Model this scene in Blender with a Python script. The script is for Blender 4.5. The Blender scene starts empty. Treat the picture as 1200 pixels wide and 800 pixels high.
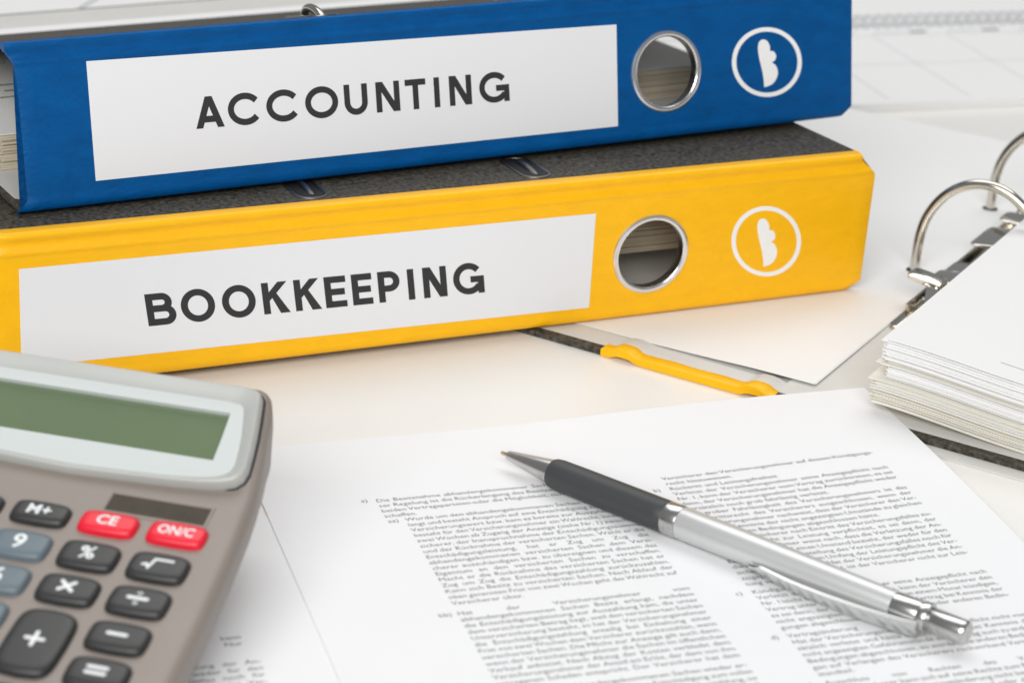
import bpy, math, random
from mathutils import Vector, Matrix
random.seed(7)
S = 0.001                                   # everything below is written in millimetres
scene = bpy.context.scene
COL = scene.collection
R = math.radians
sin, cos, pi = math.sin, math.cos, math.pi

# ------------------------------------------------------------------ camera
PHI, ROLL, CAM_H, F_PX = 0.4055, 0.0594, 297.394, 2559.79
fw = Vector((0, cos(PHI), -sin(PHI))); rt = Vector((1, 0, 0)); up = rt.cross(fw)
r2 = cos(ROLL) * rt + sin(ROLL) * up; u2 = -sin(ROLL) * rt + cos(ROLL) * up
cd = bpy.data.cameras.new('camera'); cam = bpy.data.objects.new('camera', cd); COL.objects.link(cam)
cam.matrix_world = Matrix(((r2.x, u2.x, -fw.x, 0), (r2.y, u2.y, -fw.y, 0), (r2.z, u2.z, -fw.z, CAM_H * S), (0, 0, 0, 1)))
cd.sensor_fit = 'HORIZONTAL'; cd.sensor_width = 36; cd.lens = F_PX / 1200 * 36
cd.clip_start = 0.01; cd.clip_end = 50
cd.dof.use_dof = True; cd.dof.focus_distance = 0.69; cd.dof.aperture_fstop = 15
scene.camera = cam

# ------------------------------------------------------------------ world and lamps
w = bpy.data.worlds.new('World'); scene.world = w; w.use_nodes = True
bg = w.node_tree.nodes['Background']; bg.inputs[0].default_value = (0.93, 0.96, 1.0, 1); bg.inputs[1].default_value = 0.24

def softbox(name, loc, target, sx, sy, power, color=(1, 1, 1)):
    l = bpy.data.lights.new(name, 'AREA'); l.shape = 'RECTANGLE'; l.size = sx; l.size_y = sy
    l.energy = power; l.color = color
    o = bpy.data.objects.new(name, l); COL.objects.link(o); o.location = loc
    o.rotation_euler = (Vector(target) - Vector(loc)).to_track_quat('-Z', 'Y').to_euler()
softbox('overhead_softbox', (0.15, 1.45, 1.60), (0.05, 0.85, 0), 1.9, 1.2, 18.0, (1, 0.992, 0.975))
softbox('front_softbox', (-0.20, -0.75, 0.95), (0.0, 0.68, 0.05), 1.5, 0.85, 26.0, (1, 0.992, 0.975))

vs = scene.view_settings
vs.view_transform = 'Standard'; vs.look = 'None'; vs.exposure = 0; vs.gamma = 1; vs.use_curve_mapping = False

# ------------------------------------------------------------------ materials
def mat(name, col, rough=0.5, metal=0.0, spec=0.5, var=0.0, vscale=300, vcol=None, bump=0.0, bscale=1500, bdist=0.0002,
        stretch=(1, 1, 1), coat=0.0, sss=0.0):
    m = bpy.data.materials.new(name); m.use_nodes = True
    nt = m.node_tree; b = nt.nodes['Principled BSDF']
    b.inputs['Base Color'].default_value = (*col, 1); b.inputs['Roughness'].default_value = rough
    b.inputs['Metallic'].default_value = metal; b.inputs['Specular IOR Level'].default_value = spec
    b.inputs['Coat Weight'].default_value = coat; b.inputs['Coat Roughness'].default_value = 0.08
    if sss:
        b.inputs['Subsurface Weight'].default_value = sss; b.inputs['Subsurface Radius'].default_value = (0.002, 0.002, 0.002)
    tc = nt.nodes.new('ShaderNodeTexCoord'); mp = nt.nodes.new('ShaderNodeMapping')
    mp.inputs['Scale'].default_value = stretch
    nt.links.new(tc.outputs['Object'], mp.inputs[0])
    if var:
        n = nt.nodes.new('ShaderNodeTexNoise'); n.inputs['Scale'].default_value = vscale; n.inputs['Detail'].default_value = 5
        n.inputs['Roughness'].default_value = 0.65
        nt.links.new(mp.outputs[0], n.inputs['Vector'])
        rp = nt.nodes.new('ShaderNodeValToRGB'); rp.color_ramp.elements[0].position = 0.32; rp.color_ramp.elements[1].position = 0.68
        v2 = vcol if vcol else tuple(min(1, c * (1 + var)) for c in col)
        v1 = tuple(c * (1 - var) for c in col)
        rp.color_ramp.elements[0].color = (*v1, 1); rp.color_ramp.elements[1].color = (*v2, 1)
        nt.links.new(n.outputs['Fac'], rp.inputs[0]); nt.links.new(rp.outputs[0], b.inputs['Base Color'])
    if bump:
        n = nt.nodes.new('ShaderNodeTexNoise'); n.inputs['Scale'].default_value = bscale; n.inputs['Detail'].default_value = 4
        nt.links.new(mp.outputs[0], n.inputs['Vector'])
        bp = nt.nodes.new('ShaderNodeBump'); bp.inputs['Strength'].default_value = bump; bp.inputs['Distance'].default_value = bdist
        nt.links.new(n.outputs['Fac'], bp.inputs['Height']); nt.links.new(bp.outputs[0], b.inputs['Normal'])
    return m
M = {
 'desk': mat('desk_laminate', (0.84, 0.825, 0.79), 0.33, var=0.012, vscale=9, bump=0.05, bscale=900),
 'yellow': mat('yellow_leatherette', (0.95, 0.49, 0.002), 0.36, spec=0.34, var=0.035, vscale=220, bump=0.55, bscale=800, bdist=0.00035, stretch=(0.45, 1, 1)),
 'blue': mat('blue_leatherette', (0.0, 0.078, 0.265), 0.42, spec=0.13, var=0.12, vscale=220, bump=0.75, bscale=800, bdist=0.00035, stretch=(0.45, 1, 1)),
 'cloud': mat('dark_cloud_paper', (0.020, 0.018, 0.014), 0.6, spec=0.28, var=0.7, vscale=650, vcol=(0.125, 0.112, 0.088), bump=0.4, bscale=1200),
 'lining': mat('grey_lining_paper', (0.66, 0.65, 0.62), 0.6, var=0.03, vscale=60, bump=0.08, bscale=1200),
 'label': mat('label_paper', (0.775, 0.78, 0.80), 0.55, bump=0.05, bscale=1200),
 'ink': mat('printed_ink', (0.022, 0.022, 0.024), 0.6),
 'textink': mat('laser_print', (0.10, 0.10, 0.105), 0.7),
 'greyink': mat('grey_print', (0.35, 0.36, 0.40), 0.7),
 'whiteprint': mat('white_print', (0.88, 0.88, 0.87), 0.5),
 'chrome': mat('chrome', (0.80, 0.775, 0.72), 0.10, 1.0, bump=0.02, bscale=300),
 'nickel': mat('nickel_plate', (0.66, 0.62, 0.55), 0.16, 1.0, bump=0.04, bscale=250),
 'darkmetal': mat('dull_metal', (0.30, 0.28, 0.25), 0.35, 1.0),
 'alu': mat('ring_metal', (0.82, 0.82, 0.83), 0.22, 1.0),
 'paper': mat('white_paper', (0.835, 0.84, 0.855), 0.6, spec=0.3, var=0.008, vscale=25, bump=0.06, bscale=25, bdist=0.002),
 'page': mat('page_white', (0.855, 0.855, 0.85), 0.6, spec=0.3, bump=0.03, bscale=30, bdist=0.002),
 'cream': mat('cream_page', (0.80, 0.775, 0.70), 0.65, spec=0.3),
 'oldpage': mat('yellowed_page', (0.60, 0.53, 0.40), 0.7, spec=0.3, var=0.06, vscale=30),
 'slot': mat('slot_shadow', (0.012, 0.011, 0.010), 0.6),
 'body': mat('taupe_plastic', (0.262, 0.225, 0.198), 0.42, var=0.02, vscale=40, bump=0.05, bscale=4000, bdist=0.0001),
 'bezel': mat('silver_plastic', (0.45, 0.46, 0.44), 0.32),
 'panel': mat('pale_panel_plastic', (0.58, 0.615, 0.605), 0.25),
 'lcd': mat('lcd_glass', (0.135, 0.185, 0.105), 0.14, coat=0.4, var=0.04, vscale=20),
 'solar': mat('solar_cell', (0.050, 0.040, 0.026), 0.5, spec=0.3, var=0.2, vscale=200),
 'seam': mat('seam_dark', (0.03, 0.028, 0.026), 0.6),
 'keydark': mat('charcoal_key', (0.030, 0.030, 0.030), 0.38, bump=0.05, bscale=3000, bdist=0.0001),
 'keygrey': mat('slate_key', (0.125, 0.165, 0.190), 0.38, bump=0.05, bscale=3000, bdist=0.0001),
 'keyred': mat('red_key', (0.78, 0.012, 0.035), 0.33, bump=0.05, bscale=3000, bdist=0.0001),
 'keyprint': mat('key_print', (0.80, 0.82, 0.83), 0.5),
 'grip': mat('rubber_grip', (0.045, 0.048, 0.050), 0.48, bump=0.05, bscale=3000, bdist=0.0001),
 'barrel': mat('silver_lacquer', (0.63, 0.64, 0.635), 0.34, 0.45, bump=0.03, bscale=4000, bdist=0.0001),
 'steel': mat('pen_chrome', (0.58, 0.575, 0.56), 0.25, 1.0),
 'clipsteel': mat('brushed_clip', (0.66, 0.665, 0.66), 0.27, 1.0),
 'brass': mat('brass_tip', (0.60, 0.50, 0.38), 0.25, 1.0),
 'wire': mat('white_wire', (0.62, 0.63, 0.66), 0.35),
}

# ------------------------------------------------------------------ helpers
def make(name, verts, faces, m, parent=None, angle=35, mats=None, fm=None):
    me = bpy.data.meshes.new(name)
    me.from_pydata([(v[0] * S, v[1] * S, v[2] * S) for v in verts], [], faces)
    me.validate(); me.update()
    me.polygons.foreach_set('use_smooth', [angle is not None] * len(me.polygons))
    if angle is not None: me.set_sharp_from_angle(angle=R(angle))
    me.materials.append(M[m])
    o = bpy.data.objects.new(name, me); COL.objects.link(o)
    if parent: o.parent = parent
    return o
def share(src, name, loc, rot=(0, 0, 0), parent=None, m=None):
    o = src.copy(); o.name = name; COL.objects.link(o); o.location = [c * S for c in loc]; o.rotation_euler = rot
    if parent: o.parent = parent
    return o
def thing(name, label, cat, loc=(0, 0, 0), rot=(0, 0, 0), group=None):
    o = bpy.data.objects.new(name, None); COL.objects.link(o); o.empty_display_size = 0.01
    o.location = [c * S for c in loc]; o.rotation_euler = rot
    tag(o, label, cat, group); return o
def tag(o, label, cat, group=None):
    o['label'] = label; o['category'] = cat
    if group: o['group'] = group
def box(x0, x1, y0, y1, z0, z1):
    v = [(x0, y0, z0), (x1, y0, z0), (x1, y1, z0), (x0, y1, z0), (x0, y0, z1), (x1, y0, z1), (x1, y1, z1), (x0, y1, z1)]
    return v, [(0, 3, 2, 1), (4, 5, 6, 7), (0, 1, 5, 4), (1, 2, 6, 5), (2, 3, 7, 6), (3, 0, 4, 7)]
def join(*ms):
    V, Fc = [], []
    for v, f in ms:
        k = len(V); V += list(v); Fc += [tuple(i + k for i in q) for q in f]
    return V, Fc
def loft(rings, cap0=True, cap1=True):
    """closed rings of equal count"""
    n = len(rings[0]); V = [p for r in rings for p in r]; Fc = []
    for k in range(len(rings) - 1):
        for i in range(n):
            j = (i + 1) % n; Fc.append((k * n + i, k * n + j, (k + 1) * n + j, (k + 1) * n + i))
    if cap0: Fc.append(tuple(range(n - 1, -1, -1)))
    if cap1: Fc.append(tuple((len(rings) - 1) * n + i for i in range(n)))
    return V, Fc
def tube(pts, r, n=14, caps=True):
    P = [Vector(p) for p in pts]; rings = []; ref = None
    for i, p in enumerate(P):
        d = (P[min(i + 1, len(P) - 1)] - P[max(i - 1, 0)]).normalized()
        if ref is None:
            ref = Vector((0, 0, 1)) if abs(d.z) < 0.9 else Vector((1, 0, 0))
        a = (ref - ref.dot(d) * d).normalized(); ref = a; b = d.cross(a)
        rr = r[i] if isinstance(r, (list, tuple)) else r
        rings.append([tuple(p + rr * (cos(t) * a + sin(t) * b)) for t in (2 * pi * k / n for k in range(n))])
    return loft(rings, caps, caps)
def lathe_x(prof, n=40):
    return loft([[(x, 1.02 * r * cos(2 * pi * k / n), 1.02 * r * sin(2 * pi * k / n)) for k in range(n)] for x, r in prof])
def rrect(x0, x1, y0, y1, rad, n=6, rads=None):
    pts = []
    rads = rads or (rad,) * 4
    for (cx, cy, a0, q) in ((x1, y0, -90, 0), (x1, y1, 0, 1), (x0, y1, 90, 2), (x0, y0, 180, 3)):
        rr = rads[q]; sx = -1 if cx == x1 else 1; sy = 1 if cy == y0 else -1
        for k in range(n + 1):
            a = R(a0 + 90 * k / n); pts.append((cx + sx * rr + rr * cos(a), cy + sy * rr + rr * sin(a)))
    return pts
def smooth(x): x = max(0, min(1, x)); return x * x * (3 - 2 * x)
# strokes: polyline with mitred joins, flat polygon prism
def stroke(pts, wd, z0, z1, closed=False, round_caps=False):
    P = []
    for p in pts:
        q = Vector((p[0], p[1], 0))
        if not P or (q - P[-1]).length > 1e-4: P.append(q)
    n = len(P); L, Rr = [], []
    for i, p in enumerate(P):
        a = P[i - 1] if (i > 0 or closed) else None; b = P[(i + 1) % n] if (i < n - 1 or closed) else None
        d1 = (p - a).normalized() if a is not None else (b - p).normalized()
        d2 = (b - p).normalized() if b is not None else d1
        nn = (Vector((-d1.y, d1.x, 0)) + Vector((-d2.y, d2.x, 0))).normalized()
        k = wd / 2 / max(0.4, nn.dot(Vector((-d1.y, d1.x, 0))))
        L.append(p + nn * k); Rr.append(p - nn * k)
    V = []; Fc = []
    for z in (z0, z1):
        V += [(p.x, p.y, z) for p in L] + [(p.x, p.y, z) for p in Rr]
    m = n if closed else n - 1; o = 2 * n
    for i in range(m):
        j = (i + 1) % n
        Fc += [(o + n + i, o + n + j, o + j, o + i), (i, j, n + j, n + i), (i, o + i, o + j, j), (n + j, o + n + j, o + n + i, n + i)]
    if not closed:
        Fc += [(0, n, o + n, o), (n - 1, o + n - 1, o + 2 * n - 1, 2 * n - 1)]
    ms = [(V, Fc)]
    if round_caps:
        for p in (P[0], P[-1]):
            ring = [(p.x + wd / 2 * cos(2 * pi * k / 16), p.y + wd / 2 * sin(2 * pi * k / 16)) for k in range(16)]
            ms.append(loft([[(x, y, z0) for x, y in ring], [(x, y, z1 + 0.004) for x, y in ring]]))
    return join(*ms)
def arc(cx, cy, rx, ry, a0, a1, n=28):
    return [(cx + rx * cos(R(a0 + (a1 - a0) * k / n)), cy + ry * sin(R(a0 + (a1 - a0) * k / n))) for k in range(n + 1)]
# geometric sans capitals, cap height 1, each in a box of width W
WD = 0.205
def glyph(ch, W):
    h = WD / 2; e = []
    if ch == 'A':
        q = WD * 1.12; a, b = W / 2 - q / 2, W / 2 + q / 2
        return [('p', [(0, 0), (q, 0), (b, 1), (a, 1)]), ('p', [(W - q, 0), (W, 0), (b, 1), (a, 1)]), ('o', [(W * 0.22, 0.28), (W * 0.78, 0.28)])]
    elif ch in 'OCG':
        rx, ry = W / 2 - h, 0.5 - h + 0.02
        if ch == 'O': return [('c', arc(W / 2, 0.5, rx, ry, 0, 360 - 360 / 40, 39))]
        if ch == 'C': e = [arc(W * 0.53, 0.5, W * 0.53 - h, ry, 37, 323)]
        else:
            e = [arc(W / 2, 0.5, rx, ry, 40, 328), [(W * 0.56, 0.47), (W, 0.47)], [(W - h, 0.47), (W - h, 0.0)]]
    elif ch == 'U':
        rx = W / 2 - h; e = [[(h, 1), (h, rx + 0.06)] + arc(W / 2, rx + h - 0.01, rx, rx, 180, 360)[1:] + [(W - h, 1)]]
    elif ch == 'N':
        q = WD * 1.2
        return [('o', [(h, 0), (h, 1)]), ('o', [(W - h, 0), (W - h, 1)]), ('p', [(W - q, 0), (W, 0), (q, 1), (0, 1)])]
    elif ch == 'T': e = [[(0, 1 - h), (W, 1 - h)], [(W / 2, 0), (W / 2, 1)]]
    elif ch == 'I': e = [[(W / 2, 0), (W / 2, 1)]]
    elif ch == 'E': e = [[(h, 0), (h, 1)], [(0, h), (W, h)], [(0, 0.5), (W * 0.93, 0.5)], [(0, 1 - h), (W, 1 - h)]]
    elif ch == 'K':
        q = WD * 1.32
        return [('o', [(h, 0), (h, 1)]), ('p', [(WD * 0.6, 0.33), (W, 1), (W - q, 1), (WD * 0.6, 0.60)]), ('p', [(W - q * 0.98, 0), (W + 0.03, 0), (W * 0.55, 0.66), (W * 0.38, 0.50)])]
    elif ch == 'P':
        r = 0.29 - h * 0.6
        e = [[(h, 0), (h, 1)], [(h, 1 - h), (W - r - h, 1 - h)] + arc(W - r - h, 1 - h - r, r, r, 90, -90, 14) + [(h, 1 - h - 2 * r)]]
    elif ch == 'B':
        r1 = (1 - 2 * h) * 0.235; r2_ = (1 - 2 * h) * 0.265
        e = [[(h, 0), (h, 1)], [(h, 1 - h), (W - r1 - h * 1.8, 1 - h)] + arc(W - r1 - h * 1.8, 1 - h - r1, r1, r1, 90, -90, 14) + [(h, 1 - h - 2 * r1)],
             [(h, h + 2 * r2_), (W - r2_ - h, h + 2 * r2_)] + arc(W - r2_ - h, h + r2_, r2_, r2_, 90, -90, 14) + [(h, h)]]
    return [('o', s) for s in e]
def lettering(word, spans, org, ex, ey, z):
    """spans: pixel extents of each letter along the word; affine org + x*ex + y*ey, x in 0..1"""
    t0, t1 = spans[0][0], spans[-1][1]; hx = math.hypot(*ex); hy = math.hypot(*ey); k = hx / hy; ms = []
    for ch, (a, b) in zip(word, spans):
        xa = (a - t0) / (t1 - t0) * k; W = (b - a) / (t1 - t0) * k
        for i, (kind, st) in enumerate(glyph(ch, W)):
            if kind == 'p': V, Fc = loft([[(x, y, z) for x, y in st], [(x, y, z + 0.05 + 0.012 * i) for x, y in st]])
            else: V, Fc = stroke(st, WD, z, z + 0.05 + 0.012 * i, closed=(kind == 'c'))
            V = [(org[0] + (xa + x) / k * ex[0] + y * ey[0], org[1] + (xa + x) / k * ex[1] + y * ey[1], zz) for x, y, zz in V]
            ms.append((V, Fc))
    return join(*ms)
# words set in the built-in font (flat meshes, cached)
WORDS = {}
def set_words(words, offset=0.0, res=2):
    todo = [w_ for w_ in dict.fromkeys(words) if (w_, offset) not in WORDS]; obs = []
    for w_ in todo:
        c = bpy.data.curves.new('t', 'FONT'); c.body = w_; c.size = 1; c.resolution_u = res; c.fill_mode = 'FRONT'; c.offset = offset
        o = bpy.data.objects.new('t', c); COL.objects.link(o); obs.append((w_, o, c))
    dg = bpy.context.evaluated_depsgraph_get()
    for w_, o, c in obs:
        me = bpy.data.meshes.new_from_object(o.evaluated_get(dg))
        V = [tuple(v.co) for v in me.vertices]; Fc = [tuple(p.vertices) for p in me.polygons]
        x1 = max((v[0] for v in V), default=0.3); x0 = min((v[0] for v in V), default=0)
        WORDS[(w_, offset)] = (V, Fc, x0, x1); bpy.data.meshes.remove(me)
    for w_, o, c in obs:
        bpy.data.objects.remove(o); bpy.data.curves.remove(c)

# ------------------------------------------------------------------ desk
desk = make('desk', *box(-2200, 2200, -900, 3200, -30, 0), 'desk', angle=None)
desk['kind'] = 'structure'

# ------------------------------------------------------------------ closed binders
H = 53.42; BL = 318.0
def closed_binder(label, loc, yaw, tilt, slope_b, slope_t, mname, hole, ring_r, label_quad, word, spans, aff, emblem, slots, nl, nr):
    st, ct = sin(tilt), cos(tilt); rng = random.Random(label)
    root = thing('ring_binder', label, 'binder', loc, (0, 0, yaw), 'closed ring binders stacked on the desk')
    def SP(u, v, n): return (u, v * st - n * ct, v * ct + n * st)
    tb, tt = math.tan(slope_b), math.tan(slope_t)
    outer = [(-0.02 - 4 * tb, -5.2), (0.0 - 2 * tb, -3), (0.05, -1.4), (0.5, -0.45), (1.6, 0.05), (2.8, 0.30), (3.8, 0.12), (4.8, 0.0), (5.6, 0.0),
             (44.8, 0.0), (45.6, 0.0), (46.1, 0.30), (46.7, 0.45), (47.3, 0.30), (48.2, -0.45), (49.2, -0.85), (50.2, -0.70), (51.2, -0.10), (52.0, 0.12), (52.8, -0.15), (53.2, -0.7),
             (53.42, -1.6), (53.42 - 2 * tt, -3.4), (53.40 - 3.6 * tt, -5.2)]
    inner = [(51.0 - 3.6 * tt, -5.2), (50.8 - 2 * tt, -3.6), (46.2, -2.4), (44.8, -2.4), (5.6, -2.4), (4.6, -2.4), (2.5, -3.4), (2.45 - 4 * tb, -5.2)]
    prof = outer + inner; NP = len(prof); i_fo = 8; i_fi = len(outer) + 3
    hu, hv = hole; u1, u2_ = hu - 18, hu + 18
    us = sorted(set([0, 2, 5] + list(range(12, int(u1) - 4, 9)) + [u1, u2_] + list(range(int(u2_) + 9, 308, 9)) + [313, 316, BL]))
    def uend(v):   # how much the ends of the spine step in towards the covers
        return 0.8 * smooth((v - 46) / 6) + 0.2 * smooth((v - 45) / 2) + 0.8 * smooth((4.2 - v) / 3.4)
    V, Fc = [], []
    for u in us:
        wob = [rng.uniform(-0.07, 0.07) for _ in range(3)]
        for i, (v, n) in enumerate(prof):
            e = uend(v); uu = nl * e + (BL - (nl + nr) * e) * u / BL
            if u in (0, BL) and i < len(outer): n2 = n - 0.5
            else: n2 = n
            if 45.7 < v < 52 and i < len(outer): n2 += wob[0]
            V.append(SP(uu, v, n2))
    for k in range(len(us) - 1):
        for i in range(NP):
            j = (i + 1) % NP
            if us[k] == u1 and i in (i_fo, i_fi): continue
            Fc.append((k * NP + i, k * NP + j, (k + 1) * NP + j, (k + 1) * NP + i))
    Fc.append(tuple(range(NP - 1, -1, -1))); Fc.append(tuple((len(us) - 1) * NP + i for i in range(NP)))
    rh = ring_r - 1.6; NH = 64                       # panel with the round finger hole
    for n, flip in ((0.0, False), (-2.4, True)):
        k0 = len(V); cir, sq = [], []
        for k in range(NH):
            a = 2 * pi * k / NH; c, s = cos(a), sin(a)
            cir.append(SP(hu + rh * c, hv + rh * s, n))
            tx = (u2_ - hu) / abs(c) if abs(c) > 1e-9 else 1e9
            ty = ((44.8 - hv) if s > 0 else (hv - 5.6)) / abs(s) if abs(s) > 1e-9 else 1e9
            t = min(tx, ty); sq.append([hu + t * c, hv + t * s])
        for cu, cv in ((u1, 5.6), (u2_, 5.6), (u1, 44.8), (u2_, 44.8)):   # snap to the corners
            q = min(sq, key=lambda p: (p[0] - cu) ** 2 + (p[1] - cv) ** 2); q[0], q[1] = cu, cv
        V += cir + [SP(a, b, n) for a, b in sq]
        for k in range(NH):
            j = (k + 1) % NH; f = (k0 + k, k0 + j, k0 + NH + j, k0 + NH + k)
            Fc.append(f[::-1] if flip else f)
        if flip:
            for k in range(NH):
                j = (k + 1) % NH; Fc.append((k0 - 2 * NH + k, k0 + k, k0 + j, k0 - 2 * NH + j))
    import bmesh
    spine = make('spine', V, Fc, mname, root, 50)
    bm = bmesh.new(); bm.from_mesh(spine.data); bmesh.ops.recalc_face_normals(bm, faces=bm.faces); bm.to_mesh(spine.data); bm.free()
    spine.data.set_sharp_from_angle(angle=R(50))
    # finger ring
    pr = [(ring_r - 2.3, -2.9), (ring_r - 2.3, 0.25), (ring_r - 2.1, 0.6), (ring_r - 1.7, 0.8), (ring_r - 0.9, 0.85), (ring_r - 0.3, 0.62), (ring_r, 0.02), (ring_r - 1.3, -0.1), (ring_r - 1.75, -2.9)]
    rings = []
    for k in range(72):
        a = 2 * pi * k / 72; rings.append([SP(hu + r * cos(a), hv + r * sin(a), n) for r, n in pr])
    rings.append(rings[0]); make('finger_ring', *loft(rings, False, False), 'alu', spine, 40)
    # title label
    qd = label_quad
    lab = make('title_label', *loft([[SP(u, v, n) for u, v in qd] for n in (0.02, 0.16)]), 'label', spine, None)
    Lv, Lf = lettering(word, spans, *aff, 0.17)
    make('lettering', [SP(x, y, z) for x, y, z in Lv], Lf, 'ink', spine, None)
    # round emblem: a ring with a lobed leaf
    (eu, ev), (ax, ay), (bx, by) = emblem
    def EM(x, y, n): return SP(eu + x / 40 * ax + y / 40 * bx, ev + x / 40 * ay + y / 40 * by, n)
    ri = [[EM(r * cos(2 * pi * k / 64), r * sin(2 * pi * k / 64), n) for k in range(64)] for r, n in ((40.6, 0.0), (40.6, 0.05), (35.6, 0.05), (35.6, 0.0))]
    em = make('emblem', *loft(ri, False, False), 'whiteprint', spine, None)
    ctrl = [(893, 146), (915, 152), (932, 175), (938, 200), (937, 218), (958, 220), (973, 238), (976, 258), (967, 280), (949, 291), (970, 305), (985, 335), (987, 365), (977, 398), (955, 427), (925, 443), (901, 449),
            (899, 410), (892, 360), (882, 315), (870, 265), (863, 220), (863, 185), (872, 158)]
    pts = []
    for k in range(len(ctrl)):                      # smooth outline
        p0, p1, p2, p3 = (ctrl[(k + d) % len(ctrl)] for d in (-1, 0, 1, 2))
        sharp = k in (4, 9, 16) or (k + 1) % len(ctrl) in (4, 9, 16)
        for s_ in (0, 0.33, 0.66):
            if sharp: pts.append((p1[0] + (p2[0] - p1[0]) * s_, p1[1] + (p2[1] - p1[1]) * s_))
            else:
                pts.append(tuple(0.5 * (2 * p1[d] + (p2[d] - p0[d]) * s_ + (2 * p0[d] - 5 * p1[d] + 4 * p2[d] - p3[d]) * s_ ** 2 + (3 * p1[d] - p0[d] - 3 * p2[d] + p3[d]) * s_ ** 3) for d in (0, 1)))
    lf = [((x - 920) / 5.45, (y - 290) / 5.45) for x, y in pts]
    make('leaf_mark', *loft([[EM(x, y, n) for x, y in lf] for n in (0.0, 0.055)]), 'whiteprint', em, None)
    # covers
    def cover(name, ystart, z_at, tslope, thick, down):
        def z(y): return z_at - (y - ystart) * tslope
        ya, yb = ystart + 2.0, ystart + 284
        o_ = rrect(nl * 0.9, BL - nr * 0.9, ya, yb, 0.6, 5, rads=(0.6, 6, 6, 0.6))
        rings = [[(x, y, z(y) + dz) for x, y in o_] for dz in ((-0.25 - thick, -0.3) if down else (0.25, thick))]
        c = make(name, *loft(rings), 'cloud', root, 35)
        zi = (-0.3 - thick) if down else thick + 0.05
        o2 = rrect(nl * 0.9 + 1.2, BL - nr * 0.9 - 1.2, ya + 5, yb - 3, 3, 4)
        make('inside_lining', *loft([[(x, y, z(y) + zi - (0.12 if down else 0)) for x, y in o2], [(x, y, z(y) + zi + (0 if down else 0.12)) for x, y in o2]]), 'lining', c, None)
        return c, z
    yt = H * st
    top, zt = cover('front_cover', yt + 1.0, H * ct, tt, 2.1, True)
    bot, zb = cover('back_cover', 1.0, 0.05, tb, 2.1, False)
    for su, sd in slots:
        y0 = yt + sd
        def stad(hw, hl, n=12):
            q = []
            for k in range(2 * n + 2):
                a = pi * k / n if k <= n else pi * (k - 1) / n
                q.append((su + hw * cos(a), y0 + 10 + (hl - hw) * (1 if k <= n else -1) + hw * sin(a)))
            return q
        rings = [[(x, y, zt(y) + dz) for x, y in stad(hw, hl)] for hw, hl, dz in ((5.6, 13.8, -0.32), (5.5, 13.7, 0.12), (5.1, 13.3, 0.26), (4.7, 12.9, 0.12), (4.5, 12.7, -0.28))]
        ey = make('slot_eyelet', *loft(rings, False, False), 'darkmetal', top, 50)
        make('slot_shade_plate', *loft([[(x, y, zt(y) - 0.32) for x, y in stad(4.5, 12.5)], [(x, y, zt(y) - 0.22) for x, y in stad(4.5, 12.5)]]), 'slot', ey, None)  # no real cut-out: a near-black plate paints the shade inside the slot
        pts = [(su + 0.6, y0 + 9 + 8.2 * cos(a), zt(y0 + 9) - 1.6 + (3.6 if st > 0 else 1.5) * sin(a)) for a in (pi * k / 16 for k in range(17))]
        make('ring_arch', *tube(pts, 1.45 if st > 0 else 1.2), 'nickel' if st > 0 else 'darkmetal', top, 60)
    return root, zt, zb

AC = [(175, 253), (265, 355), (372, 464), (482, 577), (595, 663), (688, 758), (775, 837), (860, 880), (908, 976), (1000, 1093)]
BK = [(80, 160), (175, 270), (290, 385), (405, 478), (497, 570), (585, 648), (665, 725), (743, 808), (830, 853), (878, 950), (970, 1065)]
YLOC = (-160.73, 619.06, 3.0); YYAW, YT = 0.4368, -0.0215
BLOC = (-153.19, 640.21, 3.0 + H * cos(YT)); BYAW, BT = 0.5149, 0.187
yb, yzt, yzb = closed_binder('closed yellow ring binder titled BOOKKEEPING, lying under the blue one', YLOC, YYAW, YT, 0.0, R(3.6), 'yellow',
    (228.5, 23.74), 14.8, [(8.4, 8.5), (206.1, 5.9), (205.7, 41.1), (8.6, 41.8)], 'BOOKKEEPING', BK,
    ((49.2, 17.7), (116.7, -1.4), (-1.5, 11.2)), ((275.2, 23.6), (14.3, -1.5), (1.7, -13.5)), [(107.4, 12.0), (188.1, 12.0)], 3.0, 6.4)
bb, bzt, bzb = closed_binder('closed blue ring binder titled ACCOUNTING, lying on top of the yellow one', BLOC, BYAW, BT, R(3.6), R(15.4), 'blue',
    (235.4, 23.87), 14.8, [(22.2, 7.7), (214.7, 6.2), (215.0, 42.2), (22.2, 45.5)], 'ACCOUNTING', AC,
    ((56.8, 20.8), (114.6, -1.5), (-0.2, 10.2)), ((279.2, 23.5), (15.3, -1.3), (-0.1, -12.6)), [(107.4, 9.0), (188.1, 9.0)], -3.2, 5.0)

def filed_paper(label, loc, yaw, y0, z0, slope, n, th, seed, u0, wid, top_page=False, ln=297):
    rng = random.Random(seed)
    root = thing('filed_paper_stack', label, 'paper stack', loc, (0, 0, yaw))
    base = make('sheet', *box(0, ln, 0, wid, 0, th * 0.86), 'oldpage', root, None)
    for k in range(n):
        o = base if k == 0 else share(base, 'sheet', (0, 0, 0), parent=root)
        o.location = [c * S for c in (u0 + rng.uniform(-0.8, 0.8), y0 + rng.uniform(-0.7, 0.7), z0 + k * th - (y0 * math.tan(slope)))]
        o.rotation_euler = (-slope, 0, 0)
    if top_page:
        o = make('top_page', *box(0, ln, 0, wid, 0, 0.3), 'page', root, None); o.location = [c * S for c in (u0, y0 + 0.5, z0 + n * th - (y0 * math.tan(slope)))]; o.rotation_euler = (-slope, 0, 0)
        ms = []
        for k in range(7):
            ms.append(box(14 + 4.2 * (k % 2), 14 + 4.2 * (k % 2) + 26, 12 + 9 * k, 13.4 + 9 * k, 0.31, 0.34))
        make('printed_text', *join(*ms), 'textink', o, None)
    return root
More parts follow.
